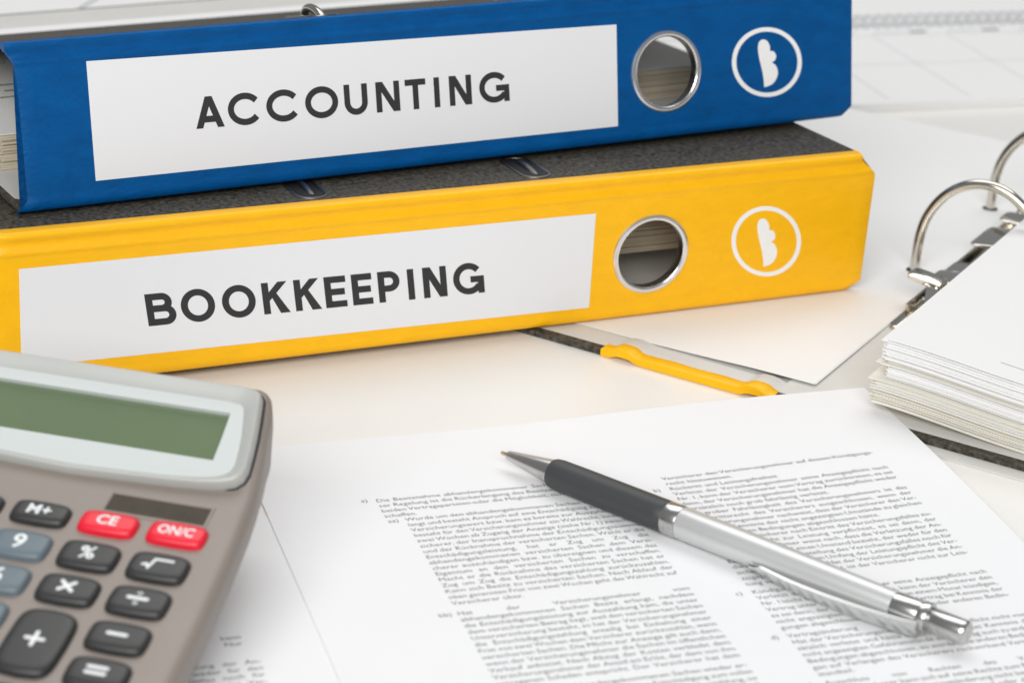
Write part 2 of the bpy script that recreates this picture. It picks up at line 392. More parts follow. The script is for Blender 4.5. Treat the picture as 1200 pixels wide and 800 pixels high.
filed_paper('yellowed sheets filed inside the yellow binder, seen through its finger hole', YLOC, YYAW, 27, 13.6, R(1), 26, 0.75, 3, 10, 208)
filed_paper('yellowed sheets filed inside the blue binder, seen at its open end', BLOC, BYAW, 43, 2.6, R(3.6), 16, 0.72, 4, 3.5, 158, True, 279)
mech = make('mechanism', *box(95, 215, 60, 150, 2.6, 12.6), 'nickel', yb, None)

# ------------------------------------------------------------------ open binder on the right
G = -0.5104
OL = thing('open_ring_binder', 'open ring binder with yellow spine lying flat, its metal arches closed', 'binder', (0, 0, 0), (0, 0, G))
def rail(s0, s1, n): return [s0 + (s1 - s0) * k / n for k in range(n + 1)]
T0 = 613.0; T1 = T0 + 318
lc = make('left_cover', *loft([[(x, y, z) for x, y in rrect(-592, -306.5, T0, T1, 1.2, 4)] for z in (0.05, 0.3, 1.95, 2.15)]), 'cloud', OL, 40)
make('inside_lining', *loft([[(x, y, z) for x, y in rrect(-588, -306, T0 + 3.6, T1 - 3, 1, 3)] for z in (2.18, 2.34)]), 'lining', lc, None)
rc = make('right_cover', *loft([[(x, y, z) for x, y in rrect(-243.5, 42, T0, T1, 1.2, 4)] for z in (0.95, 1.1, 2.9, 3.05)]), 'cloud', OL, 40)
make('inside_lining', *loft([[(x, y, z) for x, y in rrect(-244, 38, T0 + 3.2, T1 - 3, 1, 3)] for z in (3.08, 3.24)]), 'lining', rc, None)
make('edge_guard', *loft([[(x, y, z) for x, y in rrect(-236, 40, T0 - 5.5, T0 + 40, 1.5, 4)] for z in (0.03, 0.1, 0.75, 0.88)]), 'lining', rc, 40)
# spine of the open binder: folded edge with two hinge ridges
def spz(s, t=0):
    if t > 634: return 0.0
    b = 1.7 * math.exp(-((s + 299.5) / 4.2) ** 4) + 1.7 * math.exp(-((s + 250.5) / 4.2) ** 4)
    return b
ss = rail(-308, -242, 66); rings = []
rg = random.Random(5); wv = [0.02 * sin(0.35 * q) for q in ss]
for s_, wq in zip(ss, wv):
    b = spz(s_); lo = 0.05 + 0.75 * b; hi = 2.75 + b + wq * 0.5
    rings.append([(s_, T0 + 0.3, lo), (s_, T0 - 0.7, lo + 0.15), (s_, T0 - 0.75, (lo + hi) / 2), (s_, T0 - 0.7, hi - 0.3), (s_, T0 - 0.35, hi), (s_, T0 + 4.6 + wq * 4, hi + 0.02), (s_, T0 + 5.2 + wq * 4, hi - 0.3),
                  (s_, T0 + 15, 1.9), (s_, T1, 1.9), (s_, T1, lo), (s_, T0 + 3, lo)])
osp = make('spine', *loft(rings), 'yellow', OL, 50)
rings = []
for s_ in rail(-309, -241, 68):
    z = 2.30 + spz(s_); z2 = 2.14
    rings.append([(s_, T0 + 4.4, z2 - 0.1), (s_, T0 + 4.4, z + 0.14), (s_, T0 + 12, z + 0.14), (s_, T0 + 15, z2 + 0.14), (s_, T1 - 3, z2 + 0.14), (s_, T1 - 3, z2 - 0.1)])
make('inside_lining', *loft(rings), 'lining', osp, 60)
# lever arch mechanism
bp = make('base_plate', *loft([[(x, y, z) for x, y in rrect(-234.6 + d, -168 - d, 690 + d, 880 - d, 3, 5)] for z, d in ((3.3, 0), (4.6, 0), (4.9, 0.5))]), 'nickel', OL, 40)
make('raised_rib', *loft([[(x, y, z) for x, y in rrect(-232 + d, -214 - d, 712 + d, 868 - d, 4, 5)] for z, d in ((4.8, 0), (6.2, 0.9), (6.6, 1.8))]), 'nickel', bp, 40)
make('cross_lever', *loft([[(x, y, z) for x, y in rrect(-234.3 + d, -180 - d, 741 + d, 757 - d, 3, 5)] for z, d in ((6.5, 0), (8.6, 0.2), (9.4, 1.2))]), 'chrome', bp, 40)
make('cross_lever', *loft([[(x, y, z) for x, y in rrect(-234.3 + d, -180 - d, 826 + d, 841 - d, 3, 5)] for z, d in ((6.5, 0), (8.6, 0.2), (9.4, 1.2))]), 'chrome', bp, 40)
make('torsion_bar', *tube([(-227, 722, 8.2), (-227, 870, 8.2)], 1.7), 'chrome', bp, 60)
for s_ in (-233.6, -217.2):
    make('channel_flange', *box(s_, s_ + 0.9, 704, 872, 4.7, 8.4 if s_ < -230 else 9.2), 'nickel', bp, None)
def flat_plate(t0_, t1_, zc, tilt_):
    V_ = []
    for z_, d in ((-0.5, 0.2), (-0.3, 0), (0.4, 0), (0.6, 0.35)):
        V_.append([(x, y, zc + z_ + (x + 226) * tilt_) for x, y in rrect(-234.5 + d, -196 - d, t0_ + d, t1_ - d, 2.4, 5)])
    make('lever_plate', *loft(V_), 'chrome', bp, 40)
flat_plate(728, 741, 10.2, 0.05); flat_plate(772, 796, 11.6, 0.12); flat_plate(806, 818, 10.6, -0.03)
hook = make('hook', *loft([[(-229.5, 711, 4.5), (-223.5, 711, 4.5), (-223.5, 713.2, 4.5), (-229.5, 713.2, 4.5)], [(-230, 714.5, 14.5), (-224, 714.5, 14.5), (-224, 717, 14), (-230, 717, 14)]]), 'chrome', bp, None)
make('hook_head', *loft([[(x, y, z + (x + 231) * -0.12) for x, y in rrect(-237.5 + d, -224 - d, 712 + d, 721 - d, 2.2, 6)] for z, d in ((13.8, 0.5), (14.3, 0), (15.6, 0), (16.3, 0.9))]), 'chrome', hook, 50)
def arch(t_):
    cs = [(-247.2, 2.5), (-247.2, 13), (-246.6, 20), (-244.9, 26.5), (-241.3, 33.0), (-236.3, 38.3), (-230, 41.9), (-223, 43.0), (-216, 41.6), (-209.5, 37.6), (-204, 31.5), (-200.6, 24.5), (-199, 17), (-198.6, 9), (-198.6, 4)]
    pts = []
    for k in range(len(cs) - 1):
        p0, p1, p2, p3 = cs[max(k - 1, 0)], cs[k], cs[k + 1], cs[min(k + 2, len(cs) - 1)]
        for s_ in (0, 0.25, 0.5, 0.75):
            q = [0.5 * (2 * p1[d] + (p2[d] - p0[d]) * s_ + (2 * p0[d] - 5 * p1[d] + 4 * p2[d] - p3[d]) * s_ ** 2 + (3 * p1[d] - p0[d] - 3 * p2[d] + p3[d]) * s_ ** 3) for d in (0, 1)]
            pts.append((q[0], t_, q[1]))
    pts.append((cs[-1][0], t_, cs[-1][1]))
    return make('ring_arch', *tube(pts, 1.9, 18), 'nickel', OL, 60)
arch(750); arch(836)

# sheets turned over the arches, resting on the left cover
yf = Vector((cos(YYAW), sin(YYAW))); yn = Vector((sin(YYAW), -cos(YYAW))); y0v = Vector((YLOC[0], YLOC[1]))
cg, sg = cos(G), sin(G)
def turned_z(s_, t_):
    x, y = s_ * cg - t_ * sg, s_ * sg + t_ * cg
    dist = (Vector((x, y)) - y0v).dot(yn)
    along = (Vector((x, y)) - y0v).dot(yf) - 318
    d = max(dist, along, 0)
    return 2.42 + 0.95 * smooth((s_ + 275) / 22) * smooth((d + 4) / 20) + (1.6 - 0.95 * smooth((s_ + 275) / 22)) * smooth((d - 6) / 70) * smooth((-232 - s_ + 130) / 60 if s_ < -232 else 1)
def turned_sheet(name, ds, dt, dz, label):
    s0, s1, t0, t1 = -445.5 + ds, -235.5 + ds, 627 + dt, 929 + dt; NS, NT = 42, 60; V = []; Fc = []
    for top in (0, 1):
        for j in range(NT + 1):
            for i in range(NS + 1):
                s_ = s0 + (s1 - s0) * i / NS; t_ = t0 + (t1 - t0) * j / NT
                V.append((s_, t_, turned_z(s_, t_) + dz + 0.13 * top))
    n = (NS + 1) * (NT + 1)
    for j in range(NT):
        for i in range(NS):
            a = j * (NS + 1) + i; q = (a, a + 1, a + NS + 2, a + NS + 1)
            Fc.append(tuple(n + k for k in q)); Fc.append(q[::-1])
    for i in range(NS): Fc += [(i, i + 1, n + i + 1, n + i), (NT * (NS + 1) + i + 1, NT * (NS + 1) + i, n + NT * (NS + 1) + i, n + NT * (NS + 1) + i + 1)]
    for j in range(NT):
        a, b = j * (NS + 1), (j + 1) * (NS + 1); Fc += [(b, a, n + a, n + b), (a + NS, b + NS, n + b + NS, n + a + NS)]
    o = make(name, V, Fc, 'page', None, 50); o.rotation_euler = (0, 0, G)
    tag(o, label, 'paper'); return o
turned_sheet('turned_page', 0.4, 0.6, 0.0, 'underlying white page turned over the arches, barely peeking out below the top page')
tp = turned_sheet('turned_page', 0, 0, 0.17, 'large blank white page turned over the metal arches beside the yellow binder')
for t_ in (750, 836):   # punched holes: dark discs paint the shade inside them
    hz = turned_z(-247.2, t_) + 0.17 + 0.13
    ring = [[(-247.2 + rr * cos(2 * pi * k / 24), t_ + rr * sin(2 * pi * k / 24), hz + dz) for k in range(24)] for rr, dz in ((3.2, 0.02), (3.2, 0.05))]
    make('hole_shade_disc', *loft(ring), 'slot', tp, None)

# pile of sheets on the right cover
pile = thing('sheet_pile', 'thick pile of white and cream sheets filed on the open binder', 'paper stack', (0, 0, 0), (0, 0, G))
def pile_z(s_): return 3.4 + 3.6 * (1 - smooth((s_ + 212) / 62))
def sheet_mesh(m, curl=0):
    V = []; Fc = []; NS = 24; s0, s1, t0, t1 = -210.5, -0.5, 621, 918
    ts = (t0, t0 + 20, t0 + 60, t1)
    for top in (0, 1):
        for t_ in ts:
            for i in range(NS + 1):
                s_ = s0 + (s1 - s0) * (i / NS) ** 1.6
                V.append((s_, t_, pile_z(s_) + 0.27 * top + curl * smooth((t0 + 30 - t_) / 30) * smooth((-170 - s_) / 40)))
    n = len(ts) * (NS + 1); wS = NS + 1
    for j in range(len(ts) - 1):
        for i in range(NS):
            a = j * wS + i; q = (a, a + 1, a + wS + 1, a + wS); Fc.append(tuple(n + k for k in q)); Fc.append(q[::-1])
    for i in range(NS): Fc += [(i, i + 1, n + i + 1, n + i)]
    for j in range(len(ts) - 1):
        a, b = j * wS, (j + 1) * wS; Fc += [(b, a, n + a, n + b), (a + NS, b + NS, n + b + NS, n + a + NS)]
    return make('sheet', V, Fc, m, pile, 50)
proto = {k: sheet_mesh(k) for k in ('page', 'cream')}
used = set(); rg = random.Random(11); NSH = 70; z = 0
for k in range(NSH):
    fr = k / NSH
    kind = 'cream' if (fr < 0.36 and rg.random() < 0.85) or (fr < 0.7 and rg.random() < 0.12) else 'page'
    if fr < 0.36: ds, dt = -2.6 + 1.6 * fr, -1.2 + rg.uniform(-0.5, 0.5)
    elif fr < 0.66: ds, dt = 1.2, 0.8
    else: ds, dt = -0.3, -0.4
    if k in (25, 26): ds, dt = -3.6, -1.4
    if k in (42, 43): ds, dt = -2.0, -1.0
    if k == NSH - 2: ds, dt = -1.4, -0.8
    if kind not in used: o = proto[kind]; used.add(kind)
    else: o = share(proto[kind], 'sheet', (0, 0, 0), parent=pile)
    z += 0.295 + (0.16 if rg.random() < 0.16 else 0)
    o.location = ((ds + rg.uniform(-0.3, 0.3)) * S, (dt + rg.uniform(-0.22, 0.22)) * S, (z - 0.29) * S)
    o.rotation_euler = (0, 0, R(rg.uniform(-0.08, 0.08)))
ztop = z - 0.01
V, Fc = [], []
for i in range(13):                    # printed rule on the top sheet
    s_ = -175.7 + 60 * i / 12; zz = pile_z(s_) + ztop + 0.06
    V += [(s_, 630.4, zz), (s_, 630.8, zz)]
    if i: Fc.append((2 * i - 2, 2 * i, 2 * i + 1, 2 * i - 1))
make('printed_rule', V, Fc, 'greyink', pile, None)

# ------------------------------------------------------------------ printed sheets
PX, PY, PA = 117.76, 663.6, 0.3277
pu = Vector((cos(PA), sin(PA))); pw = Vector((sin(PA), -cos(PA))); PTL = Vector((PX, PY)) - 210 * pu
e2v = Vector((-sg, cg))
def paper_z(x, y):
    t_ = Vector((x, y)).dot(e2v); s_ = Vector((x, y)).dot(Vector((cg, sg)))
    return 0.42 + 2.95 * smooth((t_ - 528) / 84)
def sheet(name, TL, u_, w_, zf, z0, label):
    NU, NW = 70, 90; V = []; Fc = []
    for top in (0, 1):
        for j in range(NW + 1):
            for i in range(NU + 1):
                p = TL + u_ * (210 * i / NU) + w_ * (297 * j / NW); V.append((p.x, p.y, zf(p.x, p.y) + z0 + 0.12 * top))
    n = (NU + 1) * (NW + 1); wS = NU + 1
    for j in range(NW):
        for i in range(NU):
            a = j * wS + i; q = (a, a + wS, a + wS + 1, a + 1); Fc.append(tuple(n + k for k in q)); Fc.append(q[::-1])
    for i in range(NU): Fc += [(i, i + 1, n + i + 1, n + i), (NW * wS + i + 1, NW * wS + i, n + NW * wS + i, n + NW * wS + i + 1)]
    for j in range(NW):
        a, b = j * wS, (j + 1) * wS; Fc += [(b, a, n + a, n + b), (a + NU, b + NU, n + b + NU, n + a + NU)]
    o = make(name, V, Fc, 'paper', None, 60); tag(o, label, 'paper'); return o
C1A = ["Die Besitznahme abhandengekommener Sachen im Sinne die-", "ser Regelung ist die Rückerlangung des Besitzes durch eine der",
       "beiden Vertragsparteien oder die Möglichkeit, sich diesen zu ver-", "|schaffen."]
C1B = ["Wurde um den abhandengekommenen Sachen wieder er-", "langt und besteht Anspruch auf eine Entschädigung zum vollen", "Versicherungswert bzw. kam es bereits zur Auszahlung, so",
       "besteht für den Versicherungsnehmer ein Wahlrecht, innerhalb", "zwei Wochen ab Zugang der Anzeige (siehe Nr. 1) zwischen", "sicherer, der Inanspruchnahme der Entschädigungssumme",
       "und der Rücknahme der versicherten Sachen. Wählt er die", "Entschädigungsleistung, hat er Zug um Zug die", "abhandengekommenen versicherten Sachen dem Versi-",
       "cherer auszuhändigen bzw. zu übereignen und diesem das", "Eigentum an den versicherten Sachen zu verschaffen.", "Macht er die Rücknahme des versicherten Sachen hat er", "Zug um Zug die Entschädigungszahlung zurückzuzahlen.",
       "Kann sich Besitz zu versicherten Sachen. Nach Ablauf der", "oben genannten Frist von zwei Wochen geht das Wahlrecht auf", "|Versicherer über."]
C1C = ["Hat der Versicherungsnehmer vom", "abhandengekommenen Sachen Besitz erlangt, nachdem", "die Entschädigungsleistung zur Auszahlung kam, die unter",
       "dem versicherten Betrag liegt, weil den versicherten Sachen", "Unterversicherung besteht, so hat der Versicherungsnehmer", "die Entschädigungszahlung anteilig bei Einhaltung einer",
       "Frist von zwei Wochen dem Versicherer zurückzuzahlen, wenn", "versicherten Sachen. Die Pflicht zur Anzeige gilt auch dann,", "wenn der Versicherungsnehmer die Sachen im öffentlichen",
       "Verkauf anbietet. Nach Abzug der Kosten verbleibt dem", "Versicherungsnehmer der Anteil am Erlös, der dem von ihm", "getragenen Schaden entspricht. Der Versicherer hat dem"]
C2A = ["Versicherer den Versicherungsnehmer auf dessen Kündigungs-", "|recht hinzuweisen."]
C2B = ["|Rücktritt und Leistungsfreiheit", "Verletzt der Versicherungsnehmer seine Anzeigepflicht nach", "Nr. 1, kann der Versicherer vom Vertrag zurücktreten, es sei", "denn, der Versicherungsnehmer hat die Anzeigepflicht weder",
       "|vorsätzlich noch grob fahrlässig verletzt.", "Bei grober Fahrlässigkeit des Versicherungsnehmers ist das", "Rücktrittsrecht des Versicherers ausgeschlossen, wenn der", "Versicherungsnehmer nachweist, dass der Versicherer den Ver-",
       "trag bei Kenntnis der nicht angezeigten Umstände zu gleichen", "|oder anderen Bedingungen abgeschlossen hätte.", "Tritt der Versicherer nach Eintritt des Versicherungsfalles zu-", "rück, ist er nicht zur Leistung verpflichtet, es sei denn, der",
       "Versicherungsnehmer weist nach, dass die Verletzung der An-", "zeigepflicht sich auf einen Umstand bezieht, der weder für den", "Eintritt oder die Feststellung des Versicherungsfalles noch für", "die Feststellung oder den Umfang der Leistungspflicht des Ver-",
       "sicherers ursächlich war. Hat der Versicherungsnehmer die An-", "zeigepflicht arglistig verletzt, ist der Versicherer nicht zur Leis-", "|tung verpflichtet."]
C2C = ["|Kündigung", "Verletzt der Versicherungsnehmer seine Anzeigepflicht nach", "Nr. 1 leicht fahrlässig oder schuldlos, kann der Versicherer den", "Vertrag unter Einhaltung einer Frist von einem Monat kündigen,",
       "es sei denn, der Versicherer hätte den Vertrag bei Kenntnis der", "nicht angezeigten Umstände zu gleichen oder anderen Bedin-", "|gungen abgeschlossen."]
C2D = ["|Vertragsänderung", "Hat der Versicherungsnehmer seine Anzeigepflicht nicht vor-", "sätzlich verletzt und hätte der Versicherer bei Kenntnis der", "nicht angezeigten Gefahrumstände den Vertrag auch zu anderen", "Bedingungen abgeschlossen, so werden die anderen Bedingun-",
       "gen auf Verlangen des Versicherers rückwirkend Vertragsbe-", "|standteil."]
C2E = ["Ausschluss von Rechten des Versicherers", "Der Versicherer kann sich auf seine Rechte zum Rücktritt, zur", "Kündigung sowie zur Vertragsänderung nicht berufen, wenn er", "den nicht angezeigten Gefahrumstand oder die Unrichtigkeit", "|der Anzeige kannte."]
FS = 2.86
def typeset(blocks):
    """blocks: (u0, u1, v of first baseline, pitch, lines) -> flat mesh in paper coordinates"""
    allw = [w_ for b in blocks for ln in b[4] for w_ in ln.lstrip('|').split()]
    set_words(allw, 0.0, 2); V, Fc = [], []
    for u0, u1, v0, pitch, lines in blocks:
        for k, ln in enumerate(lines):
            just = not ln.startswith('|'); ws = ln.lstrip('|').split(); v = v0 + k * pitch
            wd = [WORDS[(w_, 0.0)][3] * FS for w_ in ws]; gap = 0.30 * FS
            sc = 1.0
            if just and len(ws) > 1:
                tot = sum(wd); room = u1 - u0
                if tot + gap * (len(ws) - 1) > room: sc = (room - gap * 0.8 * (len(ws) - 1)) / tot
                gap = (room - tot * sc) / (len(ws) - 1)
            x = u0
            for w_, wl in zip(ws, wd):
                vs_, fs_, _, _ = WORDS[(w_, 0.0)]; k0 = len(V)
                V += [(x + a * FS * sc, v - b * FS) for a, b, _ in vs_]; Fc += [tuple(i + k0 for i in f) for f in fs_]
                x += wl * sc + gap
    return V, Fc
def print_on(parent, TL, u_, w_, zf, z0, V, Fc):
    W_ = []
    for a, b in V:
        p = TL + u_ * a + w_ * b; W_.append((p.x, p.y, zf(p.x, p.y) + z0))
    o = make('printed_text', W_, Fc, 'textink', parent, None); return o
P = 3.235
page1 = sheet('printed_page', PTL, pu, pw, paper_z, 0.0, 'printed contract page in two text columns under the pen')
blk = [(28.2, 32, 41.3, P, ["|a)"]), (32.6, 104.3, 42.0, P, C1A), (32.8, 36, 54.9, P, ["|aa)"]), (38, 104.4, 54.9, P, C1B), (32.8, 36, 109.0, P, ["|bb)"]), (38, 104.5, 109.0, P, C1C),
       (38, 104.5, 149.5, P, C1B[:10]), (120.8, 191, 45.6, P, C2A), (115.6, 119, 52.2, P, ["|b)"]), (120.8, 191.4, 52.2, P, C2B), (115.8, 119, 114.9, P, ["|c)"]), (120.8, 191.4, 114.9, P, C2C),
       (116, 119, 138.6, P, ["|d)"]), (120.8, 191.4, 138.6, P, C2D), (116, 119, 162.4, P, ["|4."]), (120.8, 191.4, 162.4, P, C2E)]
print_on(page1, PTL, pu, pw, paper_z, 0.15, *typeset(blk))
QA = PA - R(1.0); qu = Vector((cos(QA), sin(QA))); qw = Vector((sin(QA), -cos(QA)))
QTL = PTL - pu * 205 + pw * 40
flat = lambda x, y: 0.0
page2 = sheet('printed_page', QTL, qu, qw, flat, 0.06, 'printed page partly hidden under the calculator and the upper page')
blk = [(20, 96, 30, P, C1C), (110, 180.5, 33, P, ["|Versicherer den Umfang der Anzeige", "|Eintritt oder die Feststellung für", "|der Versicherer nicht weder"]), (110, 184, 56.5, P, C2B[10:]), (110, 184, 88, P, C2C), (110, 184, 114, P, C2B)]
blk = [(110, 178, 48.6, P, ["Versicherer den Umfang der Anzeige nach", "Eintritt oder die Feststellung für dessen", "und der Versicherer nicht weder"]),
       (110, 186, 64.5, P, ["Nr. 1 leicht fahrlässig oder schuldlos, kann", "Rechte bei fehlenden Angaben. Nur", "|gungen des Versicherers"]), (110, 189, 77, P, C2B[12:18]), (110, 189, 99, P, C2B[1:12])]
print_on(page2, QTL, qu, qw, flat, 0.21, *typeset(blk))

# ------------------------------------------------------------------ pen
tip = Vector((-1.3, 595.2, 5.2)); end = Vector((124.4, 501.6, 6.2)); ax = (end - tip).normalized(); PL = (end - tip).length
zz_ = Vector((0, 0, 1)); yy_ = zz_.cross(ax).normalized(); zz_ = ax.cross(yy_)
pen = thing('ballpoint_pen', 'silver ballpoint pen with dark rubber grip lying on the printed page', 'pen')
pen.matrix_world = Matrix(((ax.x, yy_.x, zz_.x, tip.x * S), (ax.y, yy_.y, zz_.y, tip.y * S), (ax.z, yy_.z, zz_.z, tip.z * S), (0, 0, 0, 1)))
make('writing_point', *lathe_x([(0, 0.3), (0.3, 0.55), (2.6, 0.75), (3.6, 1.0), (4.2, 1.05)]), 'brass', pen, 40)
make('cone', *lathe_x([(2.6, 1.0), (2.8, 1.35), (3.4, 1.5), (19.6, 3.85), (20.5, 3.9)]), 'steel', pen, 40)
make('grip', *lathe_x([(19.4, 3.2), (19.5, 4.0), (20.3, 4.35), (22.5, 4.6), (30, 4.68), (45, 4.72), (58, 4.75), (60.8, 4.75), (61.2, 4.5)]), 'grip', pen, 40)
make('centre_band', *lathe_x([(61.0, 4.3), (61.1, 4.68), (61.5, 4.8), (65.6, 4.8), (66.0, 4.68), (66.1, 4.3)]), 'steel', pen, 40)
make('barrel', *lathe_x([(66.0, 4.2), (66.1, 4.62), (66.6, 4.72), (85, 4.66), (110, 4.35), (134.4, 4.0), (135, 3.92), (135.1, 3.7)]), 'barrel', pen, 40)
make('collar', *lathe_x([(135.0, 3.6), (135.1, 3.9), (135.5, 3.98), (142.6, 3.98), (143.0, 3.85)]), 'steel', pen, 40)
make('end_ring', *lathe_x([(142.9, 3.8), (143.0, 4.15), (143.4, 4.3), (145.2, 4.3), (145.6, 4.15), (145.7, 3.6)]), 'steel', pen, 40)
make('push_button', *lathe_x([(145.6, 3.2), (146, 3.45), (155.4, 3.4), (156.4, 3.25), (PL, 2.9), (PL + 0.12, 1.8)]), 'steel', pen, 40)
# clip, bent away from the barrel on the side facing the camera
ca = R(-160); rings = []      # direction of the clip round the axis
cd_ = (cos(ca), sin(ca)); ct_ = (-sin(ca), cos(ca))
for k in range(33):
    f = k / 32; x = 144.5 - 52 * f
    off = 4.3 + 2.1 * sin(pi * min(1, f * 1.1) * 0.80) ** 0.8 - 0.5 * smooth((f - 0.7) / 0.3)
    hw = 2.7 - 1.3 * f; th = 1.5 - 0.5 * f
    if f > 0.95: hw *= 0.7
    rr = []
    for a, b in ((-1, 0), (-0.92, 0.8), (-0.5, 1.1), (0.5, 1.1), (0.92, 0.8), (1, 0), (0.6, -0.25), (-0.6, -0.25)):
        r_ = off + th * b; rr.append((x, cd_[0] * r_ + ct_[0] * hw * a, cd_[1] * r_ + ct_[1] * hw * a))
    rings.append(rr)
make('clip', *loft(rings), 'clipsteel', pen, 50)

# ------------------------------------------------------------------ calculator
CAL = thing('calculator', 'taupe desk calculator with green display and black, grey and red keys', 'calculator', (-82.1, 488.4, 0.45), (0, 0, R(-12)))
K12, S12 = cos(R(12)), sin(R(12)); K30, S30 = cos(R(30)), sin(R(30)); ZB = 27.55
def KP(a, b, n=0): return (a, b * K12 - n * S12, ZB + b * S12 + n * K12)          # keypad plane
HY, HZ = 21.6 * K12, ZB + 21.6 * S12
def DP(a, b, n=0): return (a, HY + b * K30 - n * S30, HZ + b * S30 + n * K30)      # display plane
AC_ = -37.0
prof = [(-82, 2.0, 10.0, 5), (-82.4, 5.0, 12, 2), (-81.6, 8.5, 13.6, 1)]
st_ = []                                    # (y, ztop, half width, inset)
for b, hw in ((-84, 46), (-83.4, 49.5), (-81.5, 52.0), (-78, 53.6), (-70, 54.6), (-55, 54.7), (-40, 54.4), (-25, 53.9), (-10, 53.1), (5, 52.1), (15, 51.2), (21.6, 50.4)):
    y, z_ = KP(0, b)[1:]
    drop = 5.0 if b == -84 else 2.6 if b == -83.4 else 0.9 if b == -81.5 else 0.15 if b == -78 else 0
    st_.append((y, z_ - drop, hw))
for b, hw in ((6, 49.6), (14, 48.6), (22, 47.2), (27, 46.6), (30, 46.0), (31.8, 45.2)):
    y, z_ = DP(0, b)[1:]; st_.append((y, z_, hw))
y, z_ = DP(0, 32.6)[1:]; st_ += [(y + 1.2, z_ - 0.6, 44.6), (y + 2.6, z_ - 2.4, 44.0), (y + 3.4, z_ - 5.5, 43.4)]
rings = []
for y, zt_, hw in st_:
    q = [(-1.0, 0.0), (0.6, 0.25), (0.9, 3.0)]
    zlow = max(0.8, ZB + y * math.tan(R(12)) - 12.5); r_ = 4.2; half = [(hw - 7, zlow), (hw - 2.2, zlow + 0.5), (hw - 0.2, zlow + 2.4), (hw + 0.4, max(zlow + 3, zt_ - 8))]
    half += [(hw - r_ + r_ * cos(R(t_)) + 0.25, max(zlow + 3.4 + 0.01 * t_, zt_ - r_ + r_ * sin(R(t_)))) for t_ in (0, 15, 30, 45, 60, 75, 90)]
    half += [(hw - 9, zt_), (hw * 0.5, zt_)]
    left = [(AC_ - x, y, z_) for x, z_ in half]; right = [(AC_ + x, y, z_) for x, z_ in reversed(half)]
    rings.append(left + right)
# rings run left-bottom -> left-top -> right-top -> right-bottom
body = make('body', *loft(rings), 'body', CAL, 40)
make('rear_foot', *box(-70, -10, 22, 34, 0.1, 22), 'body', CAL, None)
# display bezel
half = [(-2.6 + 0.0, 0), ]
bo = [(-37, -3.6), (-21, -2.9), (-8, -2.2), (0, -1.4), (5, -0.4), (8, 0.9), (9.6, 2.8), (10.1, 5.5), (9.7, 11), (9.0, 17), (8.2, 22), (7.4, 26.5), (6.9, 28.9), (5.6, 30.3), (2.5, 30.8), (-20, 30.8)]
outline = bo + [(2 * AC_ - a, b) for a, b in reversed(bo) if a != AC_]
outline.append((AC_ * 1.0, 31.4)) if False else None
cx_, cy_ = AC_, 14.5
def inset(pts, dx0, dyb, dyt):
    q = []
    for a, b in pts:
        fa = (abs(a - cx_) - dx0) / max(abs(a - cx_), 1e-6) if abs(a - cx_) > dx0 else 0
        bb_ = cy_ + (b - cy_) * ((17.5 - dyt) / 17.5 if b > cy_ else (17.5 - dyb) / 17.5)
        q.append((cx_ + (a - cx_) * (fa if abs(a - cx_) > 30 else 1.0 - dx0 / 47.0), bb_))
    return q
lx0, lx1, ly0, ly1 = -74.0, -0.2, 7.2, 22.6
def window(pts, g=0):
    q = []
    for a, b in pts:     # central projection on the window rectangle
        dx, dy = a - cx_, b - cy_
        hx_, hy_ = (lx1 - lx0) / 2 + g, (ly1 - ly0) / 2 + g; my = (ly0 + ly1) / 2
        k = min(hx_ / abs(dx) if abs(dx) > 1e-6 else 1e9, hy_ / abs(dy) if abs(dy) > 1e-6 else 1e9)
        q.append([cx_ + dx * k, my + dy * k])
    for c_ in ((lx0 - g, ly0 - g), (lx1 + g, ly0 - g), (lx0 - g, ly1 + g), (lx1 + g, ly1 + g)):
        n_ = min(q, key=lambda p: (p[0] - c_[0]) ** 2 + (p[1] - c_[1]) ** 2); n_[0], n_[1] = c_
    return [tuple(p) for p in q]
rg_ = [[DP(a, b, n) for a, b in inset(outline, *d)] for n, d in ((-0.6, (0, 0, 0)), (2.6, (0.1, 0.1, 0.1)), (3.5, (0.4, 0.5, 0.4)), (3.8, (0.8, 0.9, 0.7)), (3.7, (1.1, 1.2, 1.0)), (1.85, (4.0, 2.8, 4.8)), (1.6, (4.2, 3.0, 5.0)))]
bez = make('display_bezel', *loft(rg_, False, False), 'bezel', CAL, 28)
rg_ = [[DP(a, b, 1.75) for a, b in inset(outline, 3.9, 2.7, 4.7)], [DP(a, b, 1.8) for a, b in window(outline, 0.1)], [DP(a, b, 1.7) for a, b in window(outline, 0)], [DP(a, b, 0.1) for a, b in window(outline, 0)]]
make('display_panel', *loft(rg_, False, False), 'panel', bez, 28)
make('bezel_seam', *loft([[DP(a, b, n) for a, b in inset(outline, d, d, d)] for n, d in ((-0.6, -0.5), (0.14, -0.5), (0.14, 0.3), (-0.6, 0.3))], False, False), 'seam', bez, None)
make('display', *loft([[DP(a, b, n) for a, b in ((lx0 - 0.5, ly0 - 0.5), (lx1 + 0.5, ly0 - 0.5), (lx1 + 0.5, ly1 + 0.5), (lx0 - 0.5, ly1 + 0.5))] for n in (0.1, 0.22)]), 'lcd', bez, None)
